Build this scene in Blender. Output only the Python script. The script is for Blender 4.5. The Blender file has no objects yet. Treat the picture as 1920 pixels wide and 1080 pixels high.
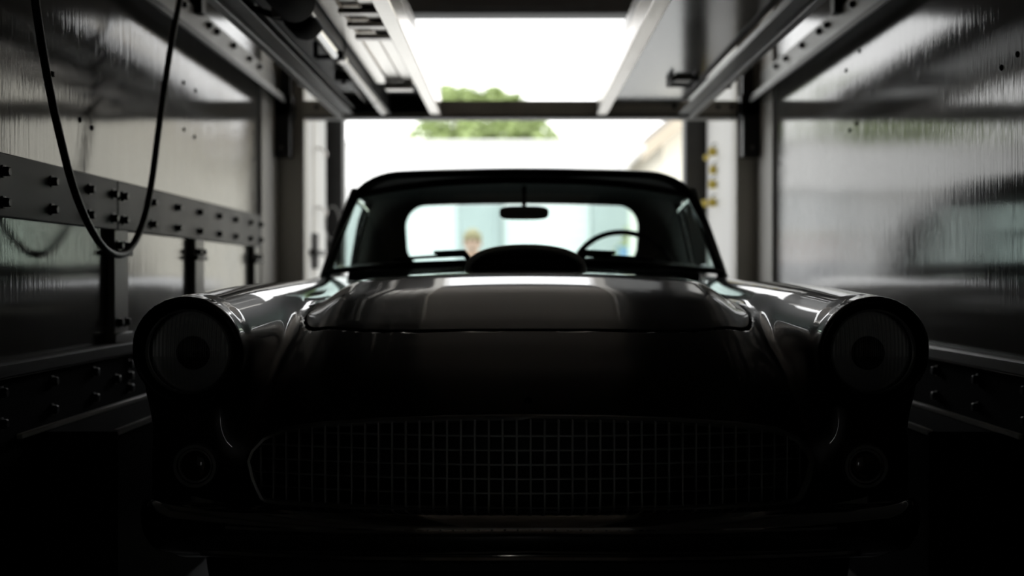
import bpy, math, random
import numpy as np
from mathutils import Vector, Matrix

random.seed(7)
S = bpy.context.scene
COL = S.collection

# ------------------------------------------------------------------ camera
FPX = 2225.0                      # focal length in pixels of the 1920 px wide frame
CAMZ = 0.90
cam = bpy.data.cameras.new('camera')
cam_o = bpy.data.objects.new('camera', cam)
COL.objects.link(cam_o)
cam.sensor_width = 36.0
cam.lens = FPX / 1920 * 36.0
cam_o.location = (0, 0, CAMZ)
cam_o.rotation_euler = (math.radians(90 - 0.515), 0, math.radians(0.155))
cam.dof.use_dof = True
cam.dof.focus_distance = 2.55
cam.dof.aperture_fstop = 1.9
cam.clip_end = 300
S.camera = cam_o

# ------------------------------------------------------------------ world, exposure
w = bpy.data.worlds.new('overcast_sky')
S.world = w
w.use_nodes = True
nt = w.node_tree
bg = nt.nodes['Background']
tc = nt.nodes.new('ShaderNodeTexCoord')
sep = nt.nodes.new('ShaderNodeSeparateXYZ')
mr = nt.nodes.new('ShaderNodeMapRange')
rp = nt.nodes.new('ShaderNodeValToRGB')
nt.links.new(tc.outputs['Generated'], sep.inputs[0])
nt.links.new(sep.outputs['Z'], mr.inputs[0])
mr.inputs[1].default_value = -0.1
mr.inputs[2].default_value = 1.0
nt.links.new(mr.outputs[0], rp.inputs[0])
rp.color_ramp.elements[0].color = (1.0, 0.985, 0.96, 1)
rp.color_ramp.elements[1].color = (0.88, 0.94, 1.0, 1)
nt.links.new(rp.outputs[0], bg.inputs[0])
bg.inputs[1].default_value = 3.1
S.view_settings.view_transform = 'Standard'
S.view_settings.look = 'None'
S.view_settings.gamma = 1.0
S.view_settings.use_curve_mapping = False
S.view_settings.exposure = 0.0
S.cycles.max_bounces = 10
S.cycles.diffuse_bounces = 5
S.cycles.glossy_bounces = 6
S.cycles.transparent_max_bounces = 12
S.cycles.caustics_reflective = False
S.cycles.caustics_refractive = False
S.cycles.sample_clamp_indirect = 6.0
S.cycles.use_denoising = True

# ------------------------------------------------------------------ materials
def mat(name, col, rough=0.5, metal=0.0, coat=0.0, spec=0.5, coat_rough=0.03):
    m = bpy.data.materials.new(name)
    m.use_nodes = True
    p = m.node_tree.nodes['Principled BSDF']
    p.inputs['Base Color'].default_value = (*col, 1)
    p.inputs['Roughness'].default_value = rough
    p.inputs['Metallic'].default_value = metal
    p.inputs['Coat Weight'].default_value = coat
    p.inputs['Coat Roughness'].default_value = coat_rough
    p.inputs['Specular IOR Level'].default_value = spec
    return m

def grain(m, scale=(8, 8, 8), amount=0.3, bump=0.0, dist=0.002, detail=4.0, rough_var=0.0, coords='Object'):
    """procedural colour mottling, relief and gloss variation"""
    t = m.node_tree
    p = t.nodes['Principled BSDF']
    c = t.nodes.new('ShaderNodeTexCoord')
    mp = t.nodes.new('ShaderNodeMapping')
    mp.inputs['Scale'].default_value = scale
    n = t.nodes.new('ShaderNodeTexNoise')
    n.inputs['Scale'].default_value = 1.0
    n.inputs['Detail'].default_value = detail
    t.links.new(c.outputs[coords], mp.inputs[0])
    t.links.new(mp.outputs[0], n.inputs[0])
    base = p.inputs['Base Color'].default_value[:]
    mx = t.nodes.new('ShaderNodeMix')
    mx.data_type = 'RGBA'
    mx.inputs['A'].default_value = tuple(b * (1 - amount) for b in base[:3]) + (1,)
    mx.inputs['B'].default_value = tuple(min(1, b * (1 + amount)) for b in base[:3]) + (1,)
    t.links.new(n.outputs['Fac'], mx.inputs['Factor'])
    t.links.new(mx.outputs['Result'], p.inputs['Base Color'])
    if bump:
        b = t.nodes.new('ShaderNodeBump')
        b.inputs['Strength'].default_value = bump
        b.inputs['Distance'].default_value = dist
        t.links.new(n.outputs['Fac'], b.inputs['Height'])
        t.links.new(b.outputs[0], p.inputs['Normal'])
    if rough_var:
        r = p.inputs['Roughness'].default_value
        q = t.nodes.new('ShaderNodeMapRange')
        q.inputs[3].default_value = max(0.02, r - rough_var)
        q.inputs[4].default_value = r + rough_var
        t.links.new(n.outputs['Fac'], q.inputs[0])
        t.links.new(q.outputs[0], p.inputs['Roughness'])
    return m

def glass_mat(name, tint, gloss_rough=0.0, ior=1.5, haze=None):
    m = bpy.data.materials.new(name)
    m.use_nodes = True
    t = m.node_tree
    t.nodes.clear()
    out = t.nodes.new('ShaderNodeOutputMaterial')
    tr = t.nodes.new('ShaderNodeBsdfTransparent')
    tr.inputs[0].default_value = (*tint, 1)
    gl = t.nodes.new('ShaderNodeBsdfGlossy')
    gl.inputs['Roughness'].default_value = gloss_rough
    fr = t.nodes.new('ShaderNodeFresnel')
    ge = t.nodes.new('ShaderNodeNewGeometry')     # same reflectance seen from either side of the pane
    io = t.nodes.new('ShaderNodeMapRange')
    io.inputs[3].default_value = ior
    io.inputs[4].default_value = 1 / ior
    t.links.new(ge.outputs['Backfacing'], io.inputs[0])
    t.links.new(io.outputs[0], fr.inputs[0])
    mx = t.nodes.new('ShaderNodeMixShader')
    t.links.new(fr.outputs[0], mx.inputs[0])
    t.links.new(tr.outputs[0], mx.inputs[1])
    t.links.new(gl.outputs[0], mx.inputs[2])
    t.links.new(mx.outputs[0], out.inputs[0])
    return m

M = {}
def wall_material(name, col):
    """glossy white sheet lining: vertical brushed streaks and slow sheet waviness"""
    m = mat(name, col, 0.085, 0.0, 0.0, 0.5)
    t = m.node_tree
    p = t.nodes['Principled BSDF']
    c = t.nodes.new('ShaderNodeTexCoord')
    def noise(scale, detail):
        mp = t.nodes.new('ShaderNodeMapping'); mp.inputs['Scale'].default_value = scale
        n = t.nodes.new('ShaderNodeTexNoise'); n.inputs['Scale'].default_value = 1; n.inputs['Detail'].default_value = detail
        t.links.new(c.outputs['Object'], mp.inputs[0]); t.links.new(mp.outputs[0], n.inputs[0])
        return n
    fine = noise((1, 90, 5), 3)
    slow = noise((1, 1.3, 1.0), 1)
    b1 = t.nodes.new('ShaderNodeBump'); b1.inputs['Strength'].default_value = 0.26; b1.inputs['Distance'].default_value = 0.0022
    b2 = t.nodes.new('ShaderNodeBump'); b2.inputs['Strength'].default_value = 0.4; b2.inputs['Distance'].default_value = 0.018
    t.links.new(slow.outputs['Fac'], b2.inputs['Height'])
    t.links.new(fine.outputs['Fac'], b1.inputs['Height'])
    t.links.new(b2.outputs[0], b1.inputs['Normal'])
    t.links.new(b1.outputs[0], p.inputs['Normal'])
    dirt = noise((1, 7, 1.2), 5)
    mx = t.nodes.new('ShaderNodeMix'); mx.data_type = 'RGBA'
    mx.inputs['A'].default_value = tuple(v * 0.8 for v in col) + (1,)
    mx.inputs['B'].default_value = tuple(v * 1.12 for v in col) + (1,)
    t.links.new(dirt.outputs['Fac'], mx.inputs['Factor'])
    t.links.new(mx.outputs['Result'], p.inputs['Base Color'])
    return m

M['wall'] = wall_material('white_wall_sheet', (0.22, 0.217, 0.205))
M['end_wall'] = grain(mat('white_end_wall', (0.8, 0.78, 0.75), 0.5), (3, 3, 3), 0.1)
M['ceiling'] = grain(mat('ceiling_lining', (0.52, 0.44, 0.37), 0.5), (3, 1, 1), 0.25)
M['floor'] = grain(mat('dark_floor', (0.035, 0.035, 0.037), 0.55), (6, 6, 6), 0.4, 0.3, 0.003)
M['grey_steel'] = grain(mat('painted_grey_steel', (0.30, 0.295, 0.28), 0.42), (12, 12, 12), 0.2, 0.15, 0.001, rough_var=0.08)
M['post_steel'] = grain(mat('post_grey_steel', (0.85, 0.82, 0.75), 0.5), (10, 10, 3), 0.15, rough_var=0.08)
M['white_track'] = grain(mat('white_and_lit_strip', (0.86, 0.85, 0.82), 0.45), (8, 8, 2), 0.08)  # near the rear opening this white also carries the daylight falling there
M['matte_black'] = grain(mat('matte_black_casting', (0.006, 0.006, 0.006), 0.8, spec=.1), (20, 20, 20), 0.3)
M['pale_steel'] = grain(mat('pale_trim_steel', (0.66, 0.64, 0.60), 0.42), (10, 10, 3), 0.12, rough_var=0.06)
M['aluminium'] = grain(mat('dull_aluminium', (0.45, 0.43, 0.41), 0.3, 1.0), (30, 2, 30), 0.25, 0.2, 0.001, rough_var=0.12)
M['pale_board'] = grain(mat('pale_sheet_metal', (0.90, 0.85, 0.79), 0.24, 1.0), (4, 1.5, 4), 0.12)
M['bright_alu'] = grain(mat('bright_aluminium', (0.74, 0.70, 0.66), 0.34, 1.0), (25, 3, 25), 0.2, 0.2, 0.001, rough_var=0.1)
M['mirror_alu'] = grain(mat('glossy_grey_sheet', (0.13, 0.127, 0.122), 0.13, 0.0), (3, 1.5, 3), 0.15, 0.12, 0.004, rough_var=0.05)
M['black_steel'] = grain(mat('black_steel', (0.012, 0.012, 0.012), 0.5), (15, 15, 15), 0.3)
M['dark_steel'] = grain(mat('dark_frame_steel', (0.022, 0.022, 0.022), 0.5), (15, 15, 15), 0.3)
M['kick'] = grain(mat('dark_kick_plate', (0.02, 0.022, 0.023), 0.85, spec=.06), (9, 9, 9), 0.35, 0.2, 0.002, rough_var=0.1)
M['ledge'] = grain(mat('dull_ledge_steel', (0.11, 0.11, 0.108), 0.6, spec=.2), (30, 4, 30), 0.5, 0.3, 0.002)
M['belt'] = grain(mat('belt_plate_grey', (0.085, 0.088, 0.09), 0.5, 0.0, spec=.2), (7, 7, 7), 0.3, 0.15, 0.001, rough_var=0.1)
M['bolt'] = mat('dark_bolt', (0.02, 0.02, 0.02), 0.4, 0.5)
M['rubber'] = grain(mat('black_rubber', (0.009, 0.009, 0.009), 0.45), (20, 20, 20), 0.3)
M['yellow'] = grain(mat('yellow_enamel', (0.95, 0.72, 0.12), 0.4), (20, 20, 20), 0.15)
M['paint'] = grain(mat('black_car_paint', (0.009, 0.008, 0.007), 0.3, 0.0, 1.0, 0.4, 0.015), (4, 4, 4), 0.08)
M['top'] = grain(mat('black_canvas_top', (0.34, 0.325, 0.29), 0.3), (120, 120, 120), 0.3, 0.03, 0.0006)
M['liner'] = grain(mat('dark_headliner', (0.06, 0.063, 0.052), 0.85), (200, 200, 200), 0.2)
M['chrome'] = grain(mat('car_chrome', (0.60, 0.59, 0.57), 0.07, 1.0), (5, 5, 5), 0.05)
M['dull_chrome'] = grain(mat('dull_chrome', (0.24, 0.24, 0.235), 0.22, 1.0), (9, 9, 9), 0.1)
M['rim_chrome'] = grain(mat('rim_chrome', (0.88, 0.87, 0.85), 0.5, 1.0), (9, 9, 9), 0.05)
M['satin_chrome'] = grain(mat('satin_chrome', (0.40, 0.40, 0.39), 0.42, 1.0), (9, 9, 9), 0.1)
M['black_trim'] = grain(mat('black_gloss_trim', (0.008, 0.008, 0.008), 0.2), (9, 9, 9), 0.1)
M['leather'] = grain(mat('dark_leather', (0.02, 0.018, 0.016), 0.5), (60, 60, 60), 0.3, 0.2, 0.002)
M['lamp_mirror'] = grain(mat('lamp_reflector', (0.95, 0.95, 0.95), 0.22, 1.0), (9, 9, 9), 0.05)
M['amber'] = mat('dark_amber_lens', (0.05, 0.02, 0.01), 0.15, 0, 1.0)
M['windshield'] = glass_mat('green_tint_glass', (0.83, 0.958, 0.93))
M['side_glass'] = glass_mat('side_tint_glass', (0.89, 0.955, 0.94))
M['rear_glass'] = glass_mat('rear_tint_glass', (0.91, 0.987, 0.97))
M['lens'] = glass_mat('lamp_lens_glass', (0.93, 0.94, 0.94), 0.06, 2.3)
M['ground'] = grain(mat('pale_concrete', (0.42, 0.41, 0.39), 0.8), (0.7, 0.7, 0.7), 0.15, 0.2, 0.01)
M['white_wall'] = grain(mat('white_render', (0.86, 0.85, 0.83), 0.7), (2, 2, 2), 0.04)
M['grey_pier'] = grain(mat('grey_pier', (0.50, 0.52, 0.52), 0.7), (2, 2, 2), 0.08)
M['white_door'] = grain(mat('white_shutter', (0.9, 0.9, 0.89), 0.5), (2, 2, 2), 0.04)
M['cream'] = grain(mat('cream_siding', (0.87, 0.83, 0.72), 0.7), (2, 2, 2), 0.05)
M['eave'] = grain(mat('eave_board', (0.50, 0.43, 0.33), 0.7), (3, 3, 3), 0.1)
M['roof'] = grain(mat('grey_shingle', (0.3, 0.28, 0.26), 0.8), (8, 8, 8), 0.25)
M['leaf'] = grain(mat('green_leaf', (0.34, 0.42, 0.17), 0.6), (1.5, 1.5, 1.5), 0.55)
M['leaf_yellow'] = grain(mat('yellow_green_leaf', (0.40, 0.42, 0.08), 0.6), (4, 4, 4), 0.4)
M['bark'] = grain(mat('tree_bark', (0.16, 0.12, 0.09), 0.9), (8, 8, 2), 0.4, 0.5, 0.02)
M['blue_bin'] = grain(mat('pale_blue_plastic', (0.25, 0.40, 0.62), 0.5), (5, 5, 5), 0.1)
M['skin'] = grain(mat('skin', (0.62, 0.36, 0.27), 0.55), (20, 20, 20), 0.1)
M['hair'] = grain(mat('blond_hair', (0.40, 0.30, 0.17), 0.6), (60, 60, 10), 0.3, 0.4, 0.004)
M['shirt'] = grain(mat('grey_shirt', (0.30, 0.30, 0.32), 0.8), (40, 40, 40), 0.15)
M['jeans'] = grain(mat('dark_jeans', (0.05, 0.07, 0.13), 0.8), (60, 60, 60), 0.2)
M['eye'] = mat('eye_dark', (0.03, 0.03, 0.04), 0.3)
for leafm in ('leaf', 'leaf_yellow'):
    p = M[leafm].node_tree.nodes['Principled BSDF']
    p.inputs['Subsurface Weight'].default_value = 0.0

# ------------------------------------------------------------------ mesh helpers
class MB:
    def __init__(self):
        self.v = []; self.f = []
    def add(self, vs, fs):
        o = len(self.v)
        self.v += [tuple(p) for p in vs]
        self.f += [tuple(i + o for i in f) for f in fs]
        return self
    def box(self, x0, x1, y0, y1, z0, z1, c=0.0):
        """box with chamfer c on all edges"""
        if x0 > x1: x0, x1 = x1, x0
        if y0 > y1: y0, y1 = y1, y0
        if z0 > z1: z0, z1 = z1, z0
        if c <= 0:
            vs = [(x, y, z) for x in (x0, x1) for y in (y0, y1) for z in (z0, z1)]
            return self.add(vs, [(0, 1, 3, 2), (4, 6, 7, 5), (0, 4, 5, 1), (2, 3, 7, 6), (0, 2, 6, 4), (1, 5, 7, 3)])
        c = min(c, (x1 - x0) * .45, (y1 - y0) * .45, (z1 - z0) * .45)
        X = (x0, x1); Y = (y0, y1); Z = (z0, z1)
        vs = []; idx = {}
        for i in (0, 1):
            for j in (0, 1):
                for k in (0, 1):
                    sx, sy, sz = (1 if i == 0 else -1), (1 if j == 0 else -1), (1 if k == 0 else -1)
                    for a in range(3):
                        idx[(i, j, k, a)] = len(vs)
                        vs.append((X[i] + (c * sx if a != 0 else 0), Y[j] + (c * sy if a != 1 else 0), Z[k] + (c * sz if a != 2 else 0)))
        fs = []
        I = idx
        for i in (0, 1):
            q = [I[(i, 0, 0, 0)], I[(i, 1, 0, 0)], I[(i, 1, 1, 0)], I[(i, 0, 1, 0)]]; fs.append(q if i else q[::-1])
            q = [I[(0, i, 0, 1)], I[(0, i, 1, 1)], I[(1, i, 1, 1)], I[(1, i, 0, 1)]]; fs.append(q if i else q[::-1])
            q = [I[(0, 0, i, 2)], I[(1, 0, i, 2)], I[(1, 1, i, 2)], I[(0, 1, i, 2)]]; fs.append(q if i else q[::-1])
        for a in (0, 1):
            for b in (0, 1):
                fs.append([I[(a, b, 0, 0)], I[(a, b, 1, 0)], I[(a, b, 1, 1)], I[(a, b, 0, 1)]])
                fs.append([I[(a, 0, b, 0)], I[(a, 1, b, 0)], I[(a, 1, b, 2)], I[(a, 0, b, 2)]])
                fs.append([I[(0, a, b, 1)], I[(1, a, b, 1)], I[(1, a, b, 2)], I[(0, a, b, 2)]])
        for i in (0, 1):
            for j in (0, 1):
                for k in (0, 1):
                    fs.append([I[(i, j, k, 0)], I[(i, j, k, 1)], I[(i, j, k, 2)]])
        return self.add(vs, fs)
    def tube(self, pts, r, n=10, closed=False, cap=True, flat=None):
        """tube along a path; r a number or a list; flat=(a,b) scales the section"""
        P = [Vector(p) for p in pts]
        m = len(P)
        R = r if isinstance(r, (list, tuple)) else [r] * m
        T = []
        for i in range(m):
            a = P[(i - 1) % m] if (closed or i > 0) else P[i]
            b = P[(i + 1) % m] if (closed or i < m - 1) else P[i]
            d = (b - a)
            T.append(d.normalized() if d.length > 1e-9 else Vector((0, 1, 0)))
        up = Vector((0, 0, 1)) if abs(T[0].z) < .9 else Vector((1, 0, 0))
        N = (up - T[0] * up.dot(T[0])).normalized()
        vs = []; fs = []
        fa, fb = flat if flat else (1, 1)
        for i in range(m):
            N = (N - T[i] * N.dot(T[i])).normalized()
            B = T[i].cross(N)
            for k in range(n):
                a = 2 * math.pi * k / n
                vs.append(P[i] + (N * math.cos(a) * fa + B * math.sin(a) * fb) * R[i])
        for i in range(m if closed else m - 1):
            j = (i + 1) % m
            for k in range(n):
                l = (k + 1) % n
                fs.append((i * n + k, i * n + l, j * n + l, j * n + k))
        if cap and not closed:
            fs.append(tuple(range(n))[::-1])
            fs.append(tuple((m - 1) * n + k for k in range(n)))
        return self.add(vs, fs)
    def lathe(self, prof, c, axis='y', n=32, closed=False):
        """prof: list of (radius, height along axis)"""
        vs = []; fs = []
        for (r, h) in prof:
            for k in range(n):
                a = 2 * math.pi * k / n
                u, v = r * math.cos(a), r * math.sin(a)
                if axis == 'y': q = (c[0] + u, c[1] + h, c[2] + v)
                elif axis == 'x': q = (c[0] + h, c[1] + u, c[2] + v)
                else: q = (c[0] + u, c[1] + v, c[2] + h)
                vs.append(q)
        m = len(prof)
        for i in range(m if closed else m - 1):
            j = (i + 1) % m
            for k in range(n):
                l = (k + 1) % n
                fs.append((i * n + k, i * n + l, j * n + l, j * n + k))
        if not closed:
            if prof[0][0] > 1e-6: fs.append(tuple(range(n))[::-1])
            if prof[-1][0] > 1e-6: fs.append(tuple((m - 1) * n + k for k in range(n)))
        return self.add(vs, fs)
    def loft(self, rings, closed_ring=True, cap=True):
        n = len(rings[0]); vs = [p for r in rings for p in r]; fs = []
        for i in range(len(rings) - 1):
            for k in range(n if closed_ring else n - 1):
                l = (k + 1) % n
                fs.append((i * n + k, i * n + l, (i + 1) * n + l, (i + 1) * n + k))
        if cap and closed_ring:
            fs.append(tuple(range(n))[::-1]); fs.append(tuple((len(rings) - 1) * n + k for k in range(n)))
        return self.add(vs, fs)
    def ball(self, c, r, n=12, m=8):
        rx, ry, rz = r if isinstance(r, (list, tuple)) else (r, r, r)
        rings = []
        for i in range(m + 1):
            t = math.pi * i / m
            s = max(math.sin(t), 1e-3)
            rings.append([(c[0] + rx * s * math.cos(2 * math.pi * k / n), c[1] + ry * s * math.sin(2 * math.pi * k / n), c[2] + rz * math.cos(t)) for k in range(n)])
        return self.loft(rings)

def new_obj(name, mb, m, parent=None, off=(0, 0, 0), smooth=True, angle=40):
    me = bpy.data.meshes.new(name)
    me.from_pydata([(p[0] - off[0], p[1] - off[1], p[2] - off[2]) for p in mb.v], [], mb.f)
    import bmesh
    bm = bmesh.new(); bm.from_mesh(me)
    bmesh.ops.recalc_face_normals(bm, faces=bm.faces)
    if smooth:
        ca = math.radians(angle)
        for f in bm.faces: f.smooth = True
        for e in bm.edges:
            if len(e.link_faces) == 2 and e.calc_face_angle(0) > ca: e.smooth = False
    bm.to_mesh(me); bm.free()
    me.materials.append(m)
    o = bpy.data.objects.new(name, me)
    COL.objects.link(o)
    if parent: o.parent = parent
    return o

def tag(o, label=None, cat=None, group=None, kind=None):
    if label: o['label'] = label
    if cat: o['category'] = cat
    if group: o['group'] = group
    if kind: o['kind'] = kind
    return o

def empty(name, loc, label, cat, group=None):
    o = bpy.data.objects.new(name, None)
    COL.objects.link(o); o.location = loc; o.empty_display_size = .1
    return tag(o, label, cat, group)

def struct(name, mb, m, label=None, cat=None, **k):
    return tag(new_obj(name, mb, m, **k), label, cat, kind='structure')

def share(src, parent, loc=(0, 0, 0)):
    c = src.copy(); COL.objects.link(c); c.parent = parent; c.location = loc
    return c

# ------------------------------------------------------------------ trailer shell
WL, WR = -1.21, 1.23          # inner wall faces
Y0, Y1 = -1.6, 7.6
ZC = 2.72
t_ = .06
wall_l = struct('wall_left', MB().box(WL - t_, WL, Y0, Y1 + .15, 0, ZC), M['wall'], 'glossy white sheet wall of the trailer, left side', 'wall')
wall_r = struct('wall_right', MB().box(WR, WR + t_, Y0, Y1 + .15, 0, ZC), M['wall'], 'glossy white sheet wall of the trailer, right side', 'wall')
struct('wall_front', MB().box(WL, -.105, Y0 - .06, Y0, 0, ZC).box(-.05, WR, Y0 - .06, Y0, 0, ZC).box(-.105, -.05, Y0 - .06, Y0, 0, .20).box(-.105, -.05, Y0 - .06, Y0, .85, ZC), M['end_wall'], 'front end wall of the trailer behind the viewer, with an added daylight slot', 'wall')  # unseen narrow slot added so daylight glints on grille, bumper and lenses
struct('floor', MB().box(WL - t_, WR + t_, Y0 - .06, Y1 + .15, -.08, 0), M['floor'], 'dark trailer floor under the car', 'floor')
struct('ceiling', MB().box(WL - t_, WR + t_, Y0 - .06, Y1 + .15, ZC, ZC + .06), M['ceiling'], 'trailer ceiling above the lift deck', 'ceiling')
# rivets on the wall sheets
def px(x, y, X):     # a pixel on a side wall plane -> (y, z)
    d = FPX * abs(X) / abs(x - 966); return d, CAMZ + (520 - y) * d / FPX
riv_l = [(345, 155), (367, 170), (345, 243), (365, 257), (150, 225), (172, 240), (476, 250), (476, 300)]
riv_r = [(1610, 97), (1585, 133), (1605, 233), (1592, 245), (1462, 228), (1462, 307), (1905, 103), (1875, 128)]
for side, lst, X in ((wall_l, riv_l, WL), (wall_r, riv_r, WR)):
    s = 1 if X < 0 else -1
    for i, (a, b) in enumerate(lst):
        d, z = px(a, b, X)
        if i == 0:
            proto = new_obj('rivet', MB().lathe([(.0085, 0), (.0075, .003 * s), (.004, .005 * s), (.0005, .006 * s)], (0, 0, 0), 'x', 10), M['bolt'], side)
            proto.location = (X, d, z)
        else: share(proto, side, (X, d, z))

# rear door frame
struct('trim_1', MB().box(-1.21, -1.105, 7.6, 7.75, 0, 2.58, .006), M['dark_steel'], 'black upright of the rear door frame, left side', 'door frame')
struct('trim_2', MB().box(1.087, 1.23, 7.6, 7.75, 0, 2.58, .006), M['dark_steel'], 'black upright of the rear door frame, right side', 'door frame')
hdr = MB().box(-1.21, 1.23, 7.55, 7.75, 2.575, 2.72, .008)
hdr.tube([(x / 10 * 1.0, 7.54, 2.66 - .05 * (1 - (x / 10) ** 2)) for x in range(-5, 6)], .008, 8)
struct('trim_3', hdr, M['dark_steel'], 'black header beam over the rear opening', 'door frame')
# pale vertical wall trims in front of the lift posts
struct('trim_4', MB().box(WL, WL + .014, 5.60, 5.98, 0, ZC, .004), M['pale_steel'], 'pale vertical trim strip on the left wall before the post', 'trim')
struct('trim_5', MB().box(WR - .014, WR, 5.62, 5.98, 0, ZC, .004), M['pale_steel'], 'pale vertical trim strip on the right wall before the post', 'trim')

struct('trim_6', MB().box(WR - .012, WR, 6.55, 7.55, 0, 2.57, .003), M['white_track'], 'added pale strip painting daylight on the right wall between lift post and rear opening', 'trim')  # added panel: wall lit by the rear opening, put into a paler colour

# lower ledges and kick plates with bolts
def bolt_mesh(s):
    return MB().lathe([(.017, 0), (.017, .003 * s), (.0125, .004 * s), (.0125, .014 * s), (.009, .017 * s), (.0005, .017 * s)], (0, 0, 0), 'x', 6)
bolt_src = {}
def bolt(parent, X, y, z, s):
    if s not in bolt_src:
        o = new_obj('bolt', bolt_mesh(s), M['bolt'], parent, angle=30); o.location = (X, y, z); bolt_src[s] = o
        return o
    return share(bolt_src[s], parent, (X, y, z))
kick_l = struct('baseboard_left', MB().box(WL, WL + .028, Y0, 7.5, 0, .665, .004), M['kick'], 'dark bolted kick plate along the foot of the left wall', 'kick plate')
kick_r = struct('baseboard_right', MB().box(WR - .028, WR, Y0, 7.5, 0, .665, .004), M['kick'], 'dark bolted kick plate along the foot of the right wall', 'kick plate')
for kp, s, X in ((kick_l, 1, WL + .028), (kick_r, -1, WR - .028)):
    lip = new_obj('ledge', MB().box(WL if s > 0 else WR - .05, WL + .05 if s > 0 else WR, Y0, 7.5, .667, .705, .006), M['ledge'] if s > 0 else M['grey_steel'], kp)
    for i in range(12):
        y = 2.12 + i * .30
        for z in (.635, .563): bolt(kp, X, y + (0 if s > 0 else .06), z, s)
for y in (3.50, 3.62): bolt(kick_l, WL + .028, y, .60, 1)

# left belt plate (two plates), struts below
bx = WL + .014
belt = empty('belt_rail', (0, 0, 0), 'grey bolted steel belt rail running along the left wall', 'rail')
belt['kind'] = 'structure'
belt_pl = []
for (a, b) in ((Y0, 3.567), (3.573, 5.60)):
    belt_pl.append(new_obj('belt_plate', MB().box(WL, bx, a, b, 1.042, 1.192, .003), M['belt'], belt))
for y in (1.6, 1.9, 2.2, 2.49, 2.77, 3.06, 3.33, 3.526, 3.62, 3.91, 4.20, 4.495, 4.79, 5.07, 5.35, 5.56):
    for z in (1.147, 1.075): bolt(belt, bx, y, z, 1)
for i, (y, nm) in enumerate(((3.51, 'nearest, behind the hanging cable loop'), (4.40, 'middle one of three'), (5.40, 'farthest of three, next to the post'))):
    st = empty('wall_strut', (WL, y, .705), 'grey vertical strut under the left belt rail, ' + nm, 'strut', 'struts under the belt rail')
    new_obj('strut_plate', MB().box(WL, WL + .024, y, y + .125, .705, 1.042, .003), M['grey_steel'], st, off=(WL, y, .705))
    new_obj('strut_foot', MB().box(WL, WL + .034, y - .02, y + .145, .705, .735, .003), M['grey_steel'], st, off=(WL, y, .705))
    new_obj('clamp', MB().box(WL, WL + .036, y - .01, y + .135, .965, .98, .003), M['black_steel'], st, off=(WL, y, .705))
    for yy in (.03, .095):
        bolt(st, .024, yy, .06, 1)
        bolt(st, .024, yy, .29, 1)

# upper wall rails that carry the lift
def upper_rail(s):
    X = WL if s > 0 else WR
    lab = 'grey angled wall rail with bolts high on the %s wall' % ('left' if s > 0 else 'right')
    r = empty('wall_rail', (X, 3.5, 1.83), lab, 'rail', 'upper wall rails')
    prof = [(0, 1.905), (.022, 1.905), (.022, 1.835), (.062, 1.805), (.062, 1.775), (.052, 1.775), (.052, 1.80), (.012, 1.822), (0, 1.822)]
    rings = [[(X + s * a, y, z) for a, z in prof] for y in (0.5, 5.9)]
    new_obj('rail_channel', MB().loft(rings), M['grey_steel'], r, off=(X, 3.5, 1.83), angle=20)
    new_obj('rail_flange', MB().box(X + s * .06, X + s * .075, .5, 5.86, 1.76, 1.782, .002), M['dark_steel'], r, off=(X, 3.5, 1.83))
    for y in (3.9, 4.25, 4.6, 4.72, 5.0, 5.3, 5.5): bolt(r, s * .022, y - 3.5, .045, s)
    # black hanger above the rail
    h = MB().box(X + s * .002, X + s * .05, 4.40, 4.46, 1.88, 2.5, .004)
    new_obj('hanger', h, M['black_steel'], r, off=(X, 3.5, 1.83))
    return r
upper_rail(1); upper_rail(-1)

# lift posts, brackets, rear cross beam
def post(s):
    side = 'left' if s > 0 else 'right'
    xa, xb = (WL, -1.068) if s > 0 else (1.118, WR)
    p = empty('lift_post', ((xa + xb) / 2, 6.06, 0), 'grey square lift post standing against the %s wall' % side, 'post', 'lift posts')
    o = ((xa + xb) / 2, 6.06, 0)
    mb = MB().box(xa, xb, 6.0, 6.14, 0, ZC, .006)
    new_obj('column', mb, M['post_steel'], p, off=o)
    b0, b1 = (-1.203, -1.122) if s > 0 else (1.132, 1.216)
    new_obj('carriage', MB().box(b0, b1, 5.9, 5.998, 1.50, 1.80, .005).box(b0 - .012, b1 + .012, 5.9, 5.998, 1.70, 1.81, .005).box(b0 + .03 * (s > 0), b1 - .03 * (s < 0), 5.92, 5.998, 1.80, 2.02, .005), M['black_steel'], p, off=o)
    bb = new_obj('bolt_head', MB().lathe([(.013, 0), (.013, -.008), (.008, -.011), (.0005, -.011)], ((b0 + b1) / 2, 5.9, 1.545), 'y', 8), M['dull_chrome'], p, off=o)
    return p
post(1); post(-1)
beam = empty('cross_beam', (0.02, 6.02, 1.71), 'dark grey cross beam spanning between the two lift posts', 'beam')
ob = (0.02, 6.02, 1.71)
new_obj('beam_tube', MB().box(-1.068, 1.118, 5.98, 6.06, 1.712, 1.79, .005), M['post_steel'], beam, off=ob)
new_obj('lower_flange', MB().box(-1.068, 1.118, 5.965, 6.075, 1.700, 1.711, .002), M['grey_steel'], beam, off=ob)
for x in (-1.0, .46, .80, 1.02, 1.09):
    new_obj('hole_plug', MB().lathe([(.011, 0), (.011, -.004), (.0005, -.005)], (x, 5.98, 1.757), 'y', 10), M['black_steel'], beam, off=ob)

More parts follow.
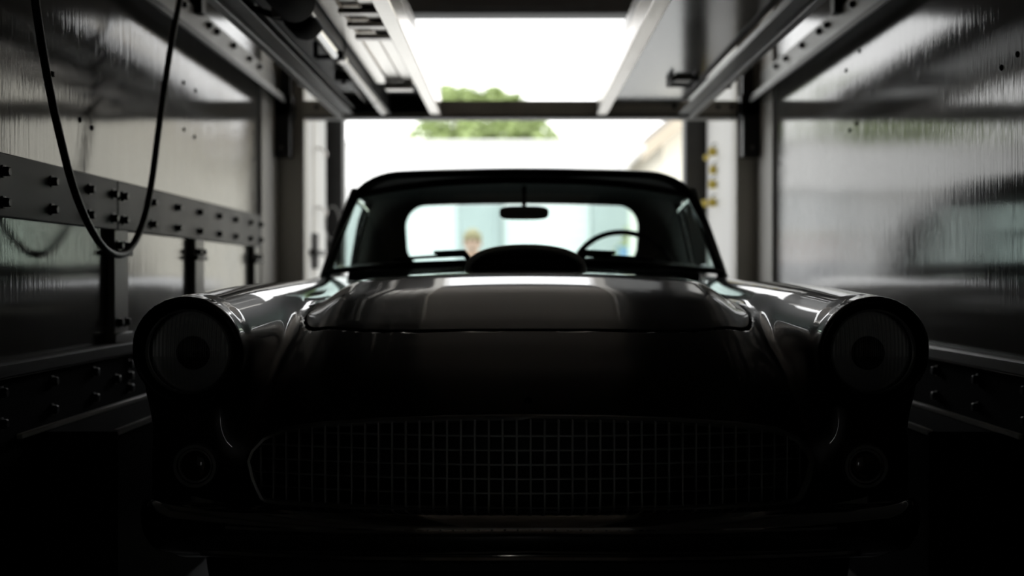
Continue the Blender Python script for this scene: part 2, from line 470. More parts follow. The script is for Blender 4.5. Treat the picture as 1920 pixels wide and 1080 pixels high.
# upper deck runways
def runway(s):
    side = 'left' if s < 0 else 'right'
    xi, xo = (-.37, -.885) if s < 0 else (.405, .89)
    R = empty('lift_runway', ((xi + xo) / 2, 4.0, 1.72),
              ('left lift runway overhead with planked underside and actuator slot' if s < 0 else 'right lift runway overhead with smooth polished underside'), 'runway', 'lift runways')
    o = ((xi + xo) / 2, 4.0, 1.72)
    ya, yb = .6, 5.965
    mk = lambda n, mb, m: new_obj(n, mb, m, R, off=o)
    sg = -1 if s < 0 else 1
    # inner lip: light square tube and a lighter flange
    mk('inner_rail', MB().box(xi, xi + sg * .055, ya, yb, 1.712, 1.80, .004), M['pale_board'] if s < 0 else M['bright_alu'])
    mk('inner_curb', MB().box(xi + sg * .002, xi + sg * .02, ya, yb, 1.801, 1.86, .003), M['aluminium'])
    # outer flange
    mk('outer_rail', MB().box(xo - sg * .02, xo + sg * .012, ya, yb, 1.70, 1.80, .003), M['grey_steel'])
    mk('outer_lip', MB().box(xo - sg * .075, xo - sg * .021, ya, yb, 1.715, 1.722, .002), M['grey_steel'])
    if s < 0:
        # three planks, then an open slot, then a grey plate
        for k in range(3):
            x0 = -.430 - k * .062
            mk('plank', MB().box(x0, x0 - .058, ya, 5.22, 1.752 + .004 * (k % 2), 1.79, .003), M['pale_board'])
        for k, y in enumerate((3.75, 3.95, 4.15)):
            mk('cross_cleat', MB().box(-.43, -.56, y, y + .05, 1.735, 1.751, .003), M['bright_alu'])
        mk('tray_side', MB().box(-.622, -.634, ya, yb, 1.715, 1.80, .002), M['dark_steel'])
        mk('tray_top', MB().box(-.62, -.872, ya, yb, 1.802, 1.81), M['grey_steel'])
        mk('slot_top', MB().box(-.43, -.62, 5.22, yb, 1.802, 1.81), M['black_steel'])
        mk('side_plate', MB().box(-.722, -.80, ya, 5.45, 1.752, 1.762, .002), M['grey_steel'])
        mk('outer_plate', MB().box(-.80, -.864, ya, yb, 1.740, 1.752, .002), M['grey_steel'])
        mk('slot_end', MB().box(-.426, -.862, 5.93, 5.962, 1.725, 1.815, .002), M['matte_black'])
        mk('end_bracket', MB().box(-.45, -.57, 5.18, 5.26, 1.722, 1.75, .003), M['bright_alu'])
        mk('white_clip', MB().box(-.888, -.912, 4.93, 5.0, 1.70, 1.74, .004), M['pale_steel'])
    else:
        mk('deck_plate', MB().box(.461, .815, ya, yb - .25, 1.752, 1.766, .002), M['mirror_alu'])
        mk('end_plate', MB().box(.461, .815, yb - .249, yb, 1.762, 1.776, .002), M['mirror_alu'])
        mk('plate_joint', MB().box(.56, .70, 3.0, 3.012, 1.748, 1.7515), M['grey_steel'])
        t = MB()
        t.box(.655, .775, 5.15, 5.165, 1.725, 1.7515, .002).box(.655, .668, 5.0, 5.165, 1.725, 1.7515, .002).box(.762, .775, 5.0, 5.165, 1.725, 1.7515, .002)
        mk('latch_frame', t, M['black_steel'])
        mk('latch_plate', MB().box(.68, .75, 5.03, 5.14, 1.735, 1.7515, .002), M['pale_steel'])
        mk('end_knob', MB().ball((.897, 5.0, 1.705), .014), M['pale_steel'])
    return R, o
RUN_L, RUN_O = runway(-1); runway(1)

# hydraulic actuator slung in the left runway
AX = -.672
oa = RUN_O
ac = new_obj('actuator', MB().lathe([(.0005, 4.33), (.021, 4.33), (.021, 5.5), (.0235, 5.5), (.0235, 5.86), (.015, 5.875), (.0005, 5.88)], (AX + .02, 0, 1.725), 'y', 18), M['aluminium'], RUN_L, off=oa)
ak = lambda n, mb, m: new_obj(n, mb, m, ac, off=oa)
ak('motor', MB().lathe([(.0005, 3.20), (.055, 3.21), (.062, 3.24), (.062, 3.54), (.055, 3.56), (.0005, 3.57)], (AX + .015, 0, 1.72), 'y', 20), M['matte_black'])
ak('gearbox', MB().lathe([(.0005, 3.72), (.045, 3.72), (.052, 3.74), (.052, 3.86), (.045, 3.90), (.0005, 3.90)], (AX - .01, 0, 1.722), 'y', 20), M['matte_black'])
ak('motor_flange', MB().box(AX - .065, AX + .05, 3.57, 3.72, 1.712, 1.725, .004).box(AX - .06, AX + .045, 3.56, 3.575, 1.68, 1.76, .004), M['aluminium'])
ak('screw_cover', MB().lathe([(.0005, 3.90), (.025, 3.90), (.025, 4.32), (.0005, 4.32)], (AX + .015, 0, 1.72), 'y', 18), M['chrome'])
ak('tube_bracket', MB().box(AX - .06, AX + .05, 4.32, 4.36, 1.695, 1.71, .003).box(AX - .06, AX - .05, 4.30, 4.36, 1.695, 1.80, .002).box(AX + .042, AX + .05, 4.30, 4.36, 1.695, 1.80, .002), M['dark_steel'])
ak('collar', MB().lathe([(.022, 4.38), (.028, 4.385), (.028, 4.46), (.022, 4.465)], (AX + .02, 0, 1.725), 'y', 18), M['bright_alu'])
ak('clamp_plate', MB().box(AX - .075, AX - .01, 4.90, 4.98, 1.712, 1.75, .003), M['dark_steel'])
ak('clamp_bolt', MB().lathe([(.011, 0), (.011, -.01), (.0005, -.013)], (AX - .04, 4.94, 1.712), 'z', 8), M['dull_chrome'])
ak('push_rod', MB().lathe([(.0005, 3.95), (.006, 3.95), (.006, 5.95), (.0005, 5.95)], (AX - .07, 0, 1.77), 'y', 8), M['aluminium'])

# power cable of the motor, and hanging black cable loop
pc = [(-.70, 3.78, 1.715), (-.74, 3.72, 1.715), (-.79, 3.68, 1.725), (-.83, 3.62, 1.735), (-.85, 3.5, 1.736), (-.85, 3.2, 1.737), (-.85, 2.6, 1.737)]
def smooth_path(P, n=8):
    out = []
    m = len(P)
    for i in range(m - 1):
        p0, p1, p2, p3 = (Vector(P[max(i - 1, 0)]), Vector(P[i]), Vector(P[i + 1]), Vector(P[min(i + 2, m - 1)]))
        for k in range(n):
            t = k / n
            out.append(.5 * ((2 * p1) + (p2 - p0) * t + (2 * p0 - 5 * p1 + 4 * p2 - p3) * t * t + (3 * p1 - p0 - 3 * p2 + p3) * t ** 3))
    out.append(Vector(P[-1]))
    return out
new_obj('motor_cable', MB().tube(smooth_path(pc), .011, 10), M['rubber'], ac, off=oa)
CX = -1.10
loop_px = [(58, -150), (62, -60), (68, 10), (80, 90), (96, 180), (114, 262), (134, 340), (158, 405), (182, 449), (202, 471), (222, 478), (240, 470), (258, 442), (274, 395), (286, 330), (296, 255), (308, 170), (322, 80), (336, 10), (346, -40), (352, -75)]
loop = []
for (a, b) in loop_px:
    d = FPX * abs(CX) / (966 - a)
    loop.append((CX, d, CAMZ + (520 - b) * d / FPX))
hc = empty('hanging_cable', loop[0], 'black cable hanging in a long loop against the left wall', 'cable')
new_obj('cable', MB().tube(smooth_path(loop, 6), .0098, 12), M['rubber'], hc, off=loop[0])
k1 = loop[4]
new_obj('cable_tie', MB().lathe([(.011, -.006), (.0135, -.005), (.0135, .005), (.011, .006)], (k1[0], k1[1] - .012, k1[2] + .05), 'z', 12), M['black_steel'], hc, off=loop[0])

# wheel boxes beside the car
def wheel_box(s):
    side = 'left' if s < 0 else 'right'
    xi, xo = (-.99, WL + .03) if s < 0 else (1.028, WR - .03)
    b = empty('wheel_box', ((xi + xo) / 2, 3.9, 0), 'low black wheel box against the %s wall beside the car' % side, 'wheel box', 'wheel boxes')
    o = ((xi + xo) / 2, 3.9, 0)
    new_obj('box_body', MB().box(xi, xo, 2.945, 4.6, 0, .516, .004), M['kick'], b, off=o)
    sg = -1 if s < 0 else 1
    new_obj('edge_angle', MB().box(xi - sg * .003, xi + sg * .011, 2.95, 4.6, .506, .521, .002), M['white_track'], b, off=o)
    new_obj('wall_bead', MB().box(xo - sg * .014, xo - sg * .0, 2.80, 4.6, .517, .53, .002), M['pale_steel'], b, off=o)
wheel_box(-1); wheel_box(1)

# left rear track strip with hooks, right hooks
tr = empty('door_track', (-1.19, 7.1, 0), 'pale vertical slotted track beside the rear opening, behind the left post', 'track')
ot = (-1.19, 7.1, 0)
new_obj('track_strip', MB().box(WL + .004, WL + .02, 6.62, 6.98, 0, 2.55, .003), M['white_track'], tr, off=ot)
new_obj('track_groove', MB().box(WL + .004, WL + .024, 6.99, 7.06, 0, 2.55, .002), M['post_steel'], tr, off=ot)
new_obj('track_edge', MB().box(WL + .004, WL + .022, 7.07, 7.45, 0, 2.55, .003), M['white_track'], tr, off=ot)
for z in (1.645, 1.29, 1.03):
    new_obj('hook', MB().tube(smooth_path([(WL + .02, 7.12, z + .03), (WL + .05, 7.12, z + .025), (WL + .075, 7.12, z), (WL + .07, 7.12, z - .025)], 5), .008, 8), M['bright_alu'], tr, off=ot)
new_obj('latch_block', MB().box(WL + .02, WL + .07, 6.85, 7.15, 1.03, 1.06, .005).box(WL + .02, WL + .045, 6.95, 7.05, .95, 1.16, .005), M['dark_steel'], tr, off=ot)
wl = []
for k in range(25):
    a = 2 * math.pi * k / 25
    wl.append((WL + .10 + .045 * math.sin(a), 7.2, 1.23 + .10 * math.cos(a)))
tag(new_obj('cord_loop', MB().tube(wl, .0045, 8, closed=True), M['grey_steel']), 'thin looped cord hanging on the left door track hook', 'cord')

for i, (xp, yp, nm) in enumerate(((1334, 284, 'topmost of four'), (1336, 318, 'second from the top of four'), (1334, 345, 'third from the top of four'), (1334, 379, 'lowest of four, with a double tab'))):
    d = 7.2
    x = (xp - 966) * d / FPX; z = CAMZ + (520 - yp) * d / FPX
    h = empty('cargo_hook', (x, d, z), 'yellow cargo hook hanging beside the right door upright, ' + nm, 'hook', 'yellow hooks by the rear opening')
    ho = (x, d, z)
    new_obj('tab', MB().box(x - .02, x + .028, d - .012, d + .012, z - .028, z + .022, .008), M['yellow'], h, off=ho)
    if i == 3:
        new_obj('tab', MB().box(x - .06, x - .024, d - .012, d + .012, z - .03, z + .015, .008), M['yellow'], h, off=ho)
    elif i == 0:
        new_obj('tab', MB().box(x - .048, x - .018, d - .012, d + .012, z - .055, z - .02, .006), M['yellow'], h, off=ho)
    new_obj('hook_wire', MB().tube(smooth_path([(x + .004, d, z + .022), (x + .01, d, z + .042), (x + .03, d, z + .044), (WR, d, z + .03)], 4), .0045, 8), M['black_steel'], h, off=ho)

# ------------------------------------------------------------------ car body as an implicit surface
def sst(a, b, x):
    t = np.clip((x - a) / (b - a), 0, 1); return t * t * (3 - 2 * t)
def smin(a, b, k):
    h = np.clip(.5 + .5 * (b - a) / k, 0, 1); return b * (1 - h) + a * h - k * h * (1 - h)
def smax(a, b, k): return -smin(-a, -b, k)
class Curve:
    """smoothed 1-D curve through control points"""
    def __init__(self, pts, blur=.12, lo=1.8, hi=7.2):
        xs = np.linspace(lo, hi, 2400); px_, py_ = zip(*pts)
        ys = np.interp(xs, px_, py_)
        n = max(1, int(blur / (xs[1] - xs[0])))
        k = np.exp(-.5 * (np.arange(-3 * n, 3 * n + 1) / n) ** 2); k /= k.sum()
        yp = np.pad(ys, 3 * n, mode='edge')
        self.x = xs; self.y = np.convolve(yp, k, 'valid')
    def __call__(self, t): return np.interp(t, self.x, self.y)

hoodz = Curve([(1.8, .66), (2.3, .60), (2.5, .695), (2.62, .753), (2.70, .786), (2.75, .806), (2.85, .840), (2.93, .8655), (2.98, .8772), (3.0, .8806), (3.16, .9076), (3.20, .9122), (3.25, .9152), (3.32, .918), (3.5, .924), (3.8, .933), (4.3, .946), (5.4, .93), (6.0, .90), (6.6, .86), (7.2, .82)], .022)
drop = Curve([(1.8, .05), (2.6, .055), (2.9, .075), (3.4, .085), (3.9, .055), (4.2, .02), (7.2, .015)], .15)
fend_t = Curve([(1.8, .851), (2.45, .856), (2.8, .879), (3.3, .887), (4.1, .893), (5.3, .905), (6.0, .91), (6.6, .90), (7.2, .88)], .15)
fend_w = Curve([(1.8, .090), (2.45, .091), (2.65, .103), (2.9, .119), (3.3, .122), (4.0, .13), (7.2, .13)], .10)
fend_x = Curve([(1.8, .700), (2.5, .700), (3.3, .705), (4.2, .715), (7.2, .70)], .2)
HX, HZ, HR = .700, .748, .114          # headlight pod
HOOD_C, HOOD_A, HOOD_B, HOOD_N = 3.385, .585, .645, 6.5    # hood outline (superellipse) in plan

def hood_out(x, y):
    yy = y - HOOD_C + .05 * (1 - (x / HOOD_A) ** 2) * np.where(y > HOOD_C, -1.6, 1) * 1.0
    a = HOOD_A - .03 * (HOOD_C + .65 - y) / 1.3
    return ((np.abs(x) / a) ** HOOD_N + (np.abs(yy) / HOOD_B) ** HOOD_N) ** (1 / HOOD_N) - 1

def body(x, y, z, groove=True):
    x = np.abs(x)
    T = hoodz(y) - .10 * x * x - drop(y) * sst(.44, .63, x)
    if groove:
        q = hood_out(x, y)
        T = T - .014 * sst(.012, -.012, q)
    F = 2.355 + .10 * (x / .6) ** 2 + .10 * sst(.46, .30, z)
    A = smax(z - T, F - y, .17)
    A = smax(A, x - .775, .04)
    w = fend_w(y) + .020 * sst(.57, .70, z) * sst(3.6, 2.7, y); xc = fend_x(y); zt = fend_t(y)
    d = np.sqrt((x - xc) ** 2 + np.maximum(z - (zt - w), 0) ** 2 + 1e-12) - w
    d = smax(d, 2.455 + .05 * sst(.6, .35, z) - y, .06)
    f = smin(A, d, .075)
    pod = np.sqrt((x - HX) ** 2 + (z - HZ) ** 2 + 1e-12) - (HR + .03 * sst(2.45, 2.95, y) * 0)
    pod = smax(pod, 2.405 + .14 * (HZ - z) - y, .022)
    pod = smax(pod, y - 3.0 - .0, .25)
    f = smin(f, pod, .018)
    f = smax(f, -(smax(np.sqrt((x - HX) ** 2 + (z - HZ) ** 2 + 1e-12) - .0995, y - 2.475, .006)), .012)
    # tail, belly
    f = smax(f, y - 6.75 + .12 * (x / .8) ** 2, .12)
    f = smax(f, .27 - z + .1 * sst(2.7, 2.3, y) * 1.0, .05)
    # wheel arches
    for yc in (3.17, 5.76):
        arch = smax(np.sqrt((y - yc) ** 2 + (z - .33) ** 2 + 1e-12) - .365, .50 - x, .02)
        f = smax(f, -arch, .02)
    # cabin well
    yb = 4.02 + .30 * (x / .66) ** 2
    cab = smax(smax(x - .665, yb + .10 - y, .05), smax(y - 5.45, .36 - z, .05), .05)
    f = smax(f, -cab, .025)
    return f

def polygonise(fn, xs, ys, zs, mirror=True, newton=3):
    """surface nets over a regular grid, vertices relaxed on to the true surface"""
    h = ys[1] - ys[0]
    Xh = xs[xs > 0]
    V = np.empty((len(Xh), len(ys), len(zs)), np.float32)
    Y, Z = np.meshgrid(ys.astype(np.float32), zs.astype(np.float32), indexing='ij')
    for i in range(0, len(Xh), 8):
        V[i:i + 8] = fn(Xh[i:i + 8, None, None].astype(np.float32), Y[None], Z[None])
    V = np.concatenate([V[::-1], V], 0)
    nx, ny, nz = V.shape
    inside = V < 0
    cnt = np.zeros((nx - 1, ny - 1, nz - 1), np.int8)
    for a in (0, 1):
        for b in (0, 1):
            for c in (0, 1):
                cnt += inside[a:nx - 1 + a, b:ny - 1 + b, c:nz - 1 + c]
    act = (cnt > 0) & (cnt < 8)
    I, J, K = np.nonzero(act)
    idx = -np.ones(act.shape, np.int64); idx[I, J, K] = np.arange(len(I))
    cor = {}
    for a in (0, 1):
        for b in (0, 1):
            for c in (0, 1): cor[(a, b, c)] = V[I + a, J + b, K + c].astype(np.float64)
    P = np.zeros((len(I), 3)); n = np.zeros(len(I))
    keys = list(cor)
    for i, k in enumerate(keys):
        for l in keys[i + 1:]:
            if sum(abs(k[q] - l[q]) for q in range(3)) != 1: continue
            va, vb = cor[k], cor[l]
            s = (va < 0) != (vb < 0)
            t = np.where(s, va / np.where(s, va - vb, 1), 0)
            for q in range(3):
                P[:, q] += np.where(s, k[q] + t * (l[q] - k[q]), 0)
            n += s
    P /= n[:, None]
    pts = np.stack([xs[0] + (I + P[:, 0]) * h, ys[0] + (J + P[:, 1]) * h, zs[0] + (K + P[:, 2]) * h], 1)
    e = 1e-3
    def grad(p):
        g = np.empty_like(p)
        for q in range(3):
            d = np.zeros(3); d[q] = e
            g[:, q] = (fn(*(p + d).T) - fn(*(p - d).T)) / (2 * e)
        return g
    for _ in range(newton):
        g = grad(pts); f = fn(*pts.T)
        st = f / np.maximum((g ** 2).sum(1), .05)
        mv = g * st[:, None]
        L = np.linalg.norm(mv, axis=1); mv *= np.minimum(1, .5 * h / np.maximum(L, 1e-9))[:, None]
        pts = pts - mv
    g = grad(pts); N = g / np.maximum(np.linalg.norm(g, axis=1), 1e-9)[:, None]
    quads = []
    def emit(e0, e1, cells):
        s = e0 != e1
        return s
    # x edges
    a, b = inside[:-1, 1:-1, 1:-1], inside[1:, 1:-1, 1:-1]
    i, j, k = np.nonzero(a != b); fl = a[i, j, k]
    q = np.stack([idx[i, j, k], idx[i, j + 1, k], idx[i, j + 1, k + 1], idx[i, j, k + 1]], 1); q[~fl] = q[~fl][:, ::-1]; quads.append(q)
    a, b = inside[1:-1, :-1, 1:-1], inside[1:-1, 1:, 1:-1]
    i, j, k = np.nonzero(a != b); fl = a[i, j, k]
    q = np.stack([idx[i, j, k], idx[i, j, k + 1], idx[i + 1, j, k + 1], idx[i + 1, j, k]], 1); q[~fl] = q[~fl][:, ::-1]; quads.append(q)
    a, b = inside[1:-1, 1:-1, :-1], inside[1:-1, 1:-1, 1:]
    i, j, k = np.nonzero(a != b); fl = a[i, j, k]
    q = np.stack([idx[i, j, k], idx[i + 1, j, k], idx[i + 1, j + 1, k], idx[i, j + 1, k]], 1); q[~fl] = q[~fl][:, ::-1]; quads.append(q)
    return pts, np.concatenate(quads), N

CAR_X = .031
CAR = empty('classic_convertible', (CAR_X, 4.5, 0), 'black classic two-seat convertible with egg-crate grille parked facing the viewer', 'car')
CO = (0, 4.5, 0)

def np_obj(name, pts, quads, N, m, parent, off=CO):
    used = np.unique(quads)
    remap = np.zeros(len(pts), np.int64); remap[used] = np.arange(len(used))
    q = remap[quads]; p = pts[used] - np.array(off)
    me = bpy.data.meshes.new(name)
    me.vertices.add(len(p)); me.vertices.foreach_set('co', p.astype(np.float32).ravel())
    me.loops.add(q.size); me.loops.foreach_set('vertex_index', q.astype(np.int32).ravel())
    me.polygons.add(len(q)); me.polygons.foreach_set('loop_start', (np.arange(len(q)) * q.shape[1]).astype(np.int32))
    me.update(calc_edges=True); me.validate()
    me.polygons.foreach_set('use_smooth', np.ones(len(me.polygons), bool))
    if N is not None: me.normals_split_custom_set_from_vertices(N[used].tolist())
    me.materials.append(m)
    o = bpy.data.objects.new(name, me); COL.objects.link(o)
    if parent: o.parent = parent
    return o

H = .0105
def half_grid(w): n = int(w / H) + 1; return (np.arange(-n, n) + .5) * H
pts, quads, N = polygonise(body, half_grid(.92), np.arange(2.25, 6.85, H), np.arange(.2, 1.03, H))

# grille outline (half), x -> z
G_TOP = [(0, .622), (.15, .620), (.30, .613), (.42, .603), (.50, .590), (.545, .570), (.567, .545), (.573, .525)]
G_BOT = [(.573, .525), (.563, .490), (.545, .452), (.535, .446), (.50, .443), (.25, .437), (0, .432)]
half = [(x * 1.018, z - .007) for x, z in G_TOP + G_BOT[1:]]
outline = [Vector((x, 0, z)) for x, z in half] + [Vector((-x, 0, z)) for x, z in half[-2:0:-1]]
ox = np.array([p.x for p in outline]); oz = np.array([p.z for p in outline])
def in_outline(x, z):
    r = np.zeros(x.shape, bool); j = len(ox) - 1
    for i in range(len(ox)):
        c = ((oz[i] > z) != (oz[j] > z)) & (x < (ox[j] - ox[i]) * (z - oz[i]) / (oz[j] - oz[i] + 1e-12) + ox[i])
        r ^= c; j = i
    return r
fc = pts[quads].mean(1)
keep = ~((fc[:, 1] < 2.62) & in_outline(fc[:, 0], fc[:, 2]))
quads = quads[keep]; fc = fc[keep]
ax = np.abs(fc[:, 0])
lab = np.zeros(len(fc), int)
lab[(ax > .60) & (fc[:, 1] < 4.32)] = 1
lab[(ax > .60) & (fc[:, 1] < 2.9) & (fc[:, 2] < .9)] = 1
lab[(ax > .68) & (fc[:, 1] >= 4.32) & (fc[:, 1] < 5.42)] = 2
lab[(ax > .56) & (fc[:, 1] >= 5.42)] = 3
lab[(ax <= .56) & (fc[:, 1] > 5.62) & (fc[:, 2] > .7)] = 4
lab[(ax <= .60) & (fc[:, 1] < 2.9)] = 5
for k, nm in ((0, 'body_shell'), (4, 'trunk_lid'), (5, 'nose_panel')):
    np_obj(nm, pts, quads[lab == k], N, M['paint'], CAR)
for k, nm in ((1, 'front_fender'), (2, 'door'), (3, 'rear_quarter_panel')):
    for s in (-1, 1):
        np_obj(nm, pts, quads[(lab == k) & (fc[:, 0] * s > 0)], N, M['paint'], CAR)

def solve_top(x, y, lo=.55, hi=1.0, fn=lambda a, b, c: body(a, b, c, False)):
    x = np.asarray(x, float); y = np.asarray(y, float)
    a = np.full(x.shape, lo); b = np.full(x.shape, hi)
    for _ in range(34):
        m = .5 * (a + b); s = fn(x, y, m) < 0
        a = np.where(s, m, a); b = np.where(s, b, m)
    return .5 * (a + b)
def solve_front(x, z, lo=2.2, hi=2.75):
    x = np.asarray(x, float); z = np.asarray(z, float)
    a = np.full(x.shape, lo); b = np.full(x.shape, hi)
    for _ in range(34):
        m = .5 * (a + b); s = body(x, m, z, False) < 0
        b = np.where(s, m, b); a = np.where(s, a, m)
    return .5 * (a + b)

# hood panel with a rolled edge
def hood_xy(s, t, k=1.0):
    r = np.maximum(np.maximum(np.abs(s), np.abs(t)), 1e-9)
    q = ((np.abs(s / r)) ** HOOD_N + (np.abs(t / r)) ** HOOD_N) ** (1 / HOOD_N)
    ss, tt = s / q * k, t / q * k
    yy0 = HOOD_C + tt * HOOD_B
    a = HOOD_A - .03 * (HOOD_C + .65 - yy0) / 1.3
    x = ss * a
    bow = .05 * (1 - (x / HOOD_A) ** 2)
    y = yy0 - bow * np.where(tt > 0, -1.6, 1) * sst(0.2, 1.0, np.abs(tt))
    return x, y
n = 120
g = np.linspace(-1, 1, n)
Sg, Tg = np.meshgrid(g, g, indexing='ij')
hx, hy = hood_xy(Sg, Tg, .991)
hz_ = solve_top(hx, hy)
P = np.stack([hx, hy, hz_], -1).reshape(-1, 3)
e = 1e-3
fb = lambda p: body(p[:, 0], p[:, 1], p[:, 2], False)
GN = np.stack([(fb(P + np.eye(3)[q] * e) - fb(P - np.eye(3)[q] * e)) for q in range(3)], 1)
GN /= np.linalg.norm(GN, axis=1)[:, None]
ii = np.arange(n * n).reshape(n, n)
Q = np.stack([ii[:-1, :-1], ii[1:, :-1], ii[1:, 1:], ii[:-1, 1:]], -1).reshape(-1, 4)
ring = np.concatenate([ii[:, 0], ii[-1, 1:], ii[-2::-1, -1], ii[0, -2:0:-1]])
base = len(P)
low = P[ring].copy(); cen = np.array([0, HOOD_C, .8])
out_n = low - cen; out_n[:, 2] = 0; out_n /= np.linalg.norm(out_n, axis=1)[:, None]
l1 = low.copy(); l1[:, 2] -= .003; l1 += out_n * .002
l2 = low.copy(); l2[:, 2] -= .012; l2 += out_n * .0015
m_ = len(ring)
P = np.concatenate([P, l1, l2]); GN = np.concatenate([GN, .6 * GN[ring] + .7 * out_n, out_n])
GN /= np.linalg.norm(GN, axis=1)[:, None]
rn = np.roll(np.arange(m_), -1)
Q2 = np.concatenate([np.stack([ring, base + np.arange(m_), base + rn, ring[rn]], 1), np.stack([base + np.arange(m_), base + m_ + np.arange(m_), base + m_ + rn, base + rn], 1)])
Q = np.concatenate([Q, Q2])
hood = np_obj('hood', P, Q, GN, M['paint'], CAR)

# hood scoop
def scoop():
    ys = np.linspace(3.52, 3.90, 22)
    rings = []
    n = 28
    for y in ys:
        t = (y - 3.52) / .38
        w_ = .170 * (1 - .12 * t) ; h_ = .069 + .013 * min(1, t / .22) - .035 * t * t
        ring = []
        for k in range(n + 1):
            a = math.pi * k / n
            ca, sa = math.cos(a), math.sin(a)
            x = w_ * (abs(ca) ** .85) * (1 if ca > 0 else -1)
            u = h_ * sa ** .75
            zz = float(solve_top([x], [y])[0]) if k in (0, n) else None
            ring.append([x, y, u])
        rings.append(ring)
    A = np.array(rings)
    z0 = solve_top(A[:, :, 0].ravel(), A[:, :, 1].ravel()).reshape(A.shape[:2])
    A[:, :, 2] = z0 - .006 + A[:, :, 2]
    mb = MB().loft([[tuple(p) for p in r] for r in A], closed_ring=False, cap=False)
    # back closure blending into the cowl
    last = A[-1]; end = last.copy(); end[:, 1] = 3.99; end[:, 2] = last[0, 2] + (last[:, 2] - last[0, 2]) * .35
    mb.loft([[tuple(p) for p in last], [tuple(p) for p in end]], closed_ring=False, cap=False)
    o = new_obj('hood_scoop', mb, M['paint'], hood, off=CO)
    o.parent = hood
    rim = [tuple(p) for p in A[0]]
    low = [(x, 3.508, float(solve_top([x], [3.508])[0]) + .004 - .012 * math.cos(x / .170 * math.pi / 2)) for x in np.linspace(-.163, .163, 15)]
    new_obj('scoop_rim', MB().tube(rim, .0105, 14), M['rim_chrome'], hood, off=CO)
    lowp = [(x, 3.512 - .0, float(solve_top([x], [3.512])[0]) + .006) for x in np.linspace(-.158, .158, 21)]
    new_obj('scoop_lip', MB().tube(lowp, .008, 8), M['black_trim'], hood, off=CO)
    # dark throat set back inside the mouth
    k = 5
    th = [tuple(p) for p in A[k]]
    c = (0, A[k][0][1], float(A[k][:, 2].mean()))
    mbt = MB(); mbt.add(th + [c], [(i, i + 1, len(th)) for i in range(len(th) - 1)])
    mbt.add([A[k][0], A[k][-1], c], [(0, 1, 2)])
    new_obj('scoop_throat', mbt, M['rubber'], hood, off=CO)
    mid = [(x, 3.56, float(solve_top([x], [3.56])[0]) + .034) for x in np.linspace(-.14, .14, 9)]
    new_obj('scoop_bar', MB().tube(mid, .004, 8), M['dull_chrome'], hood, off=CO)
scoop()

# grille: surround, back plate, bars
path = []
m = len(outline)
dense = []
for i in range(m):
    a, b = outline[i], outline[(i + 1) % m]
    k = max(1, int((b - a).length / .02))
    dense += [a.lerp(b, q / k) for q in range(k)]
yf = solve_front([p.x for p in dense], [p.z for p in dense])
path = [(p.x, float(y) - .001, p.z) for p, y in zip(dense, yf)]
grille = new_obj('grille', MB().tube(path, .0075, 8, closed=True), M['satin_chrome'], CAR, off=CO)
tag(grille, 'egg-crate grille in a thin chrome surround')
inner = [(p[0] * .97, p[1] + .10, .527 + (p[2] - .527) * .93) for p in path]
fl = MB(); fl.loft([path + [path[0]], inner + [inner[0]]], closed_ring=False, cap=False)
new_obj('grille_throat', fl, M['rubber'], grille, off=CO)
bk = MB(); bk.add(inner + [(0, 2.5, .527)], [(i, (i + 1) % len(inner), len(inner)) for i in range(len(inner))])
new_obj('grille_back', bk, M['rubber'], grille, off=CO)
def span_x(z):
    r = np.linspace(0, .59, 300); i = in_outline(r, np.full(300, z)); return r[i].max() if i.any() else 0
def span_z(x):
    r = np.linspace(.42, .63, 300); i = in_outline(np.full(300, abs(x)), r); return (r[i].min(), r[i].max()) if i.any() else None
gy = lambda x: 2.372 + .105 * (x / .6) ** 2
vb = hb = None
for k in range(-20, 21):
    x = k * .028
    sp = span_z(x)
    if sp is None: continue
    new_obj('grille_bar', MB().box(x - .0023, x + .0023, gy(x), gy(x) + .016, sp[0], sp[1], .001), M['satin_chrome'], grille, off=CO)
for k in range(6):
    z = .582 - k * .0288
    X = span_x(z)
    P_ = [(x, gy(x) + .004, z) for x in np.linspace(-X, X, 25)]
    new_obj('grille_bar', MB().tube(P_, .0023, 6, flat=(1, 2.0)), M['satin_chrome'], grille, off=CO)
new_obj('nose_badge', MB().lathe([(.0005, -.003), (.007, -.002), (.009, 0), (.009, .01)], (-.005, float(solve_front([0], [.645])[0]), .645), 'y', 16), M['black_trim'], CAR, off=CO)

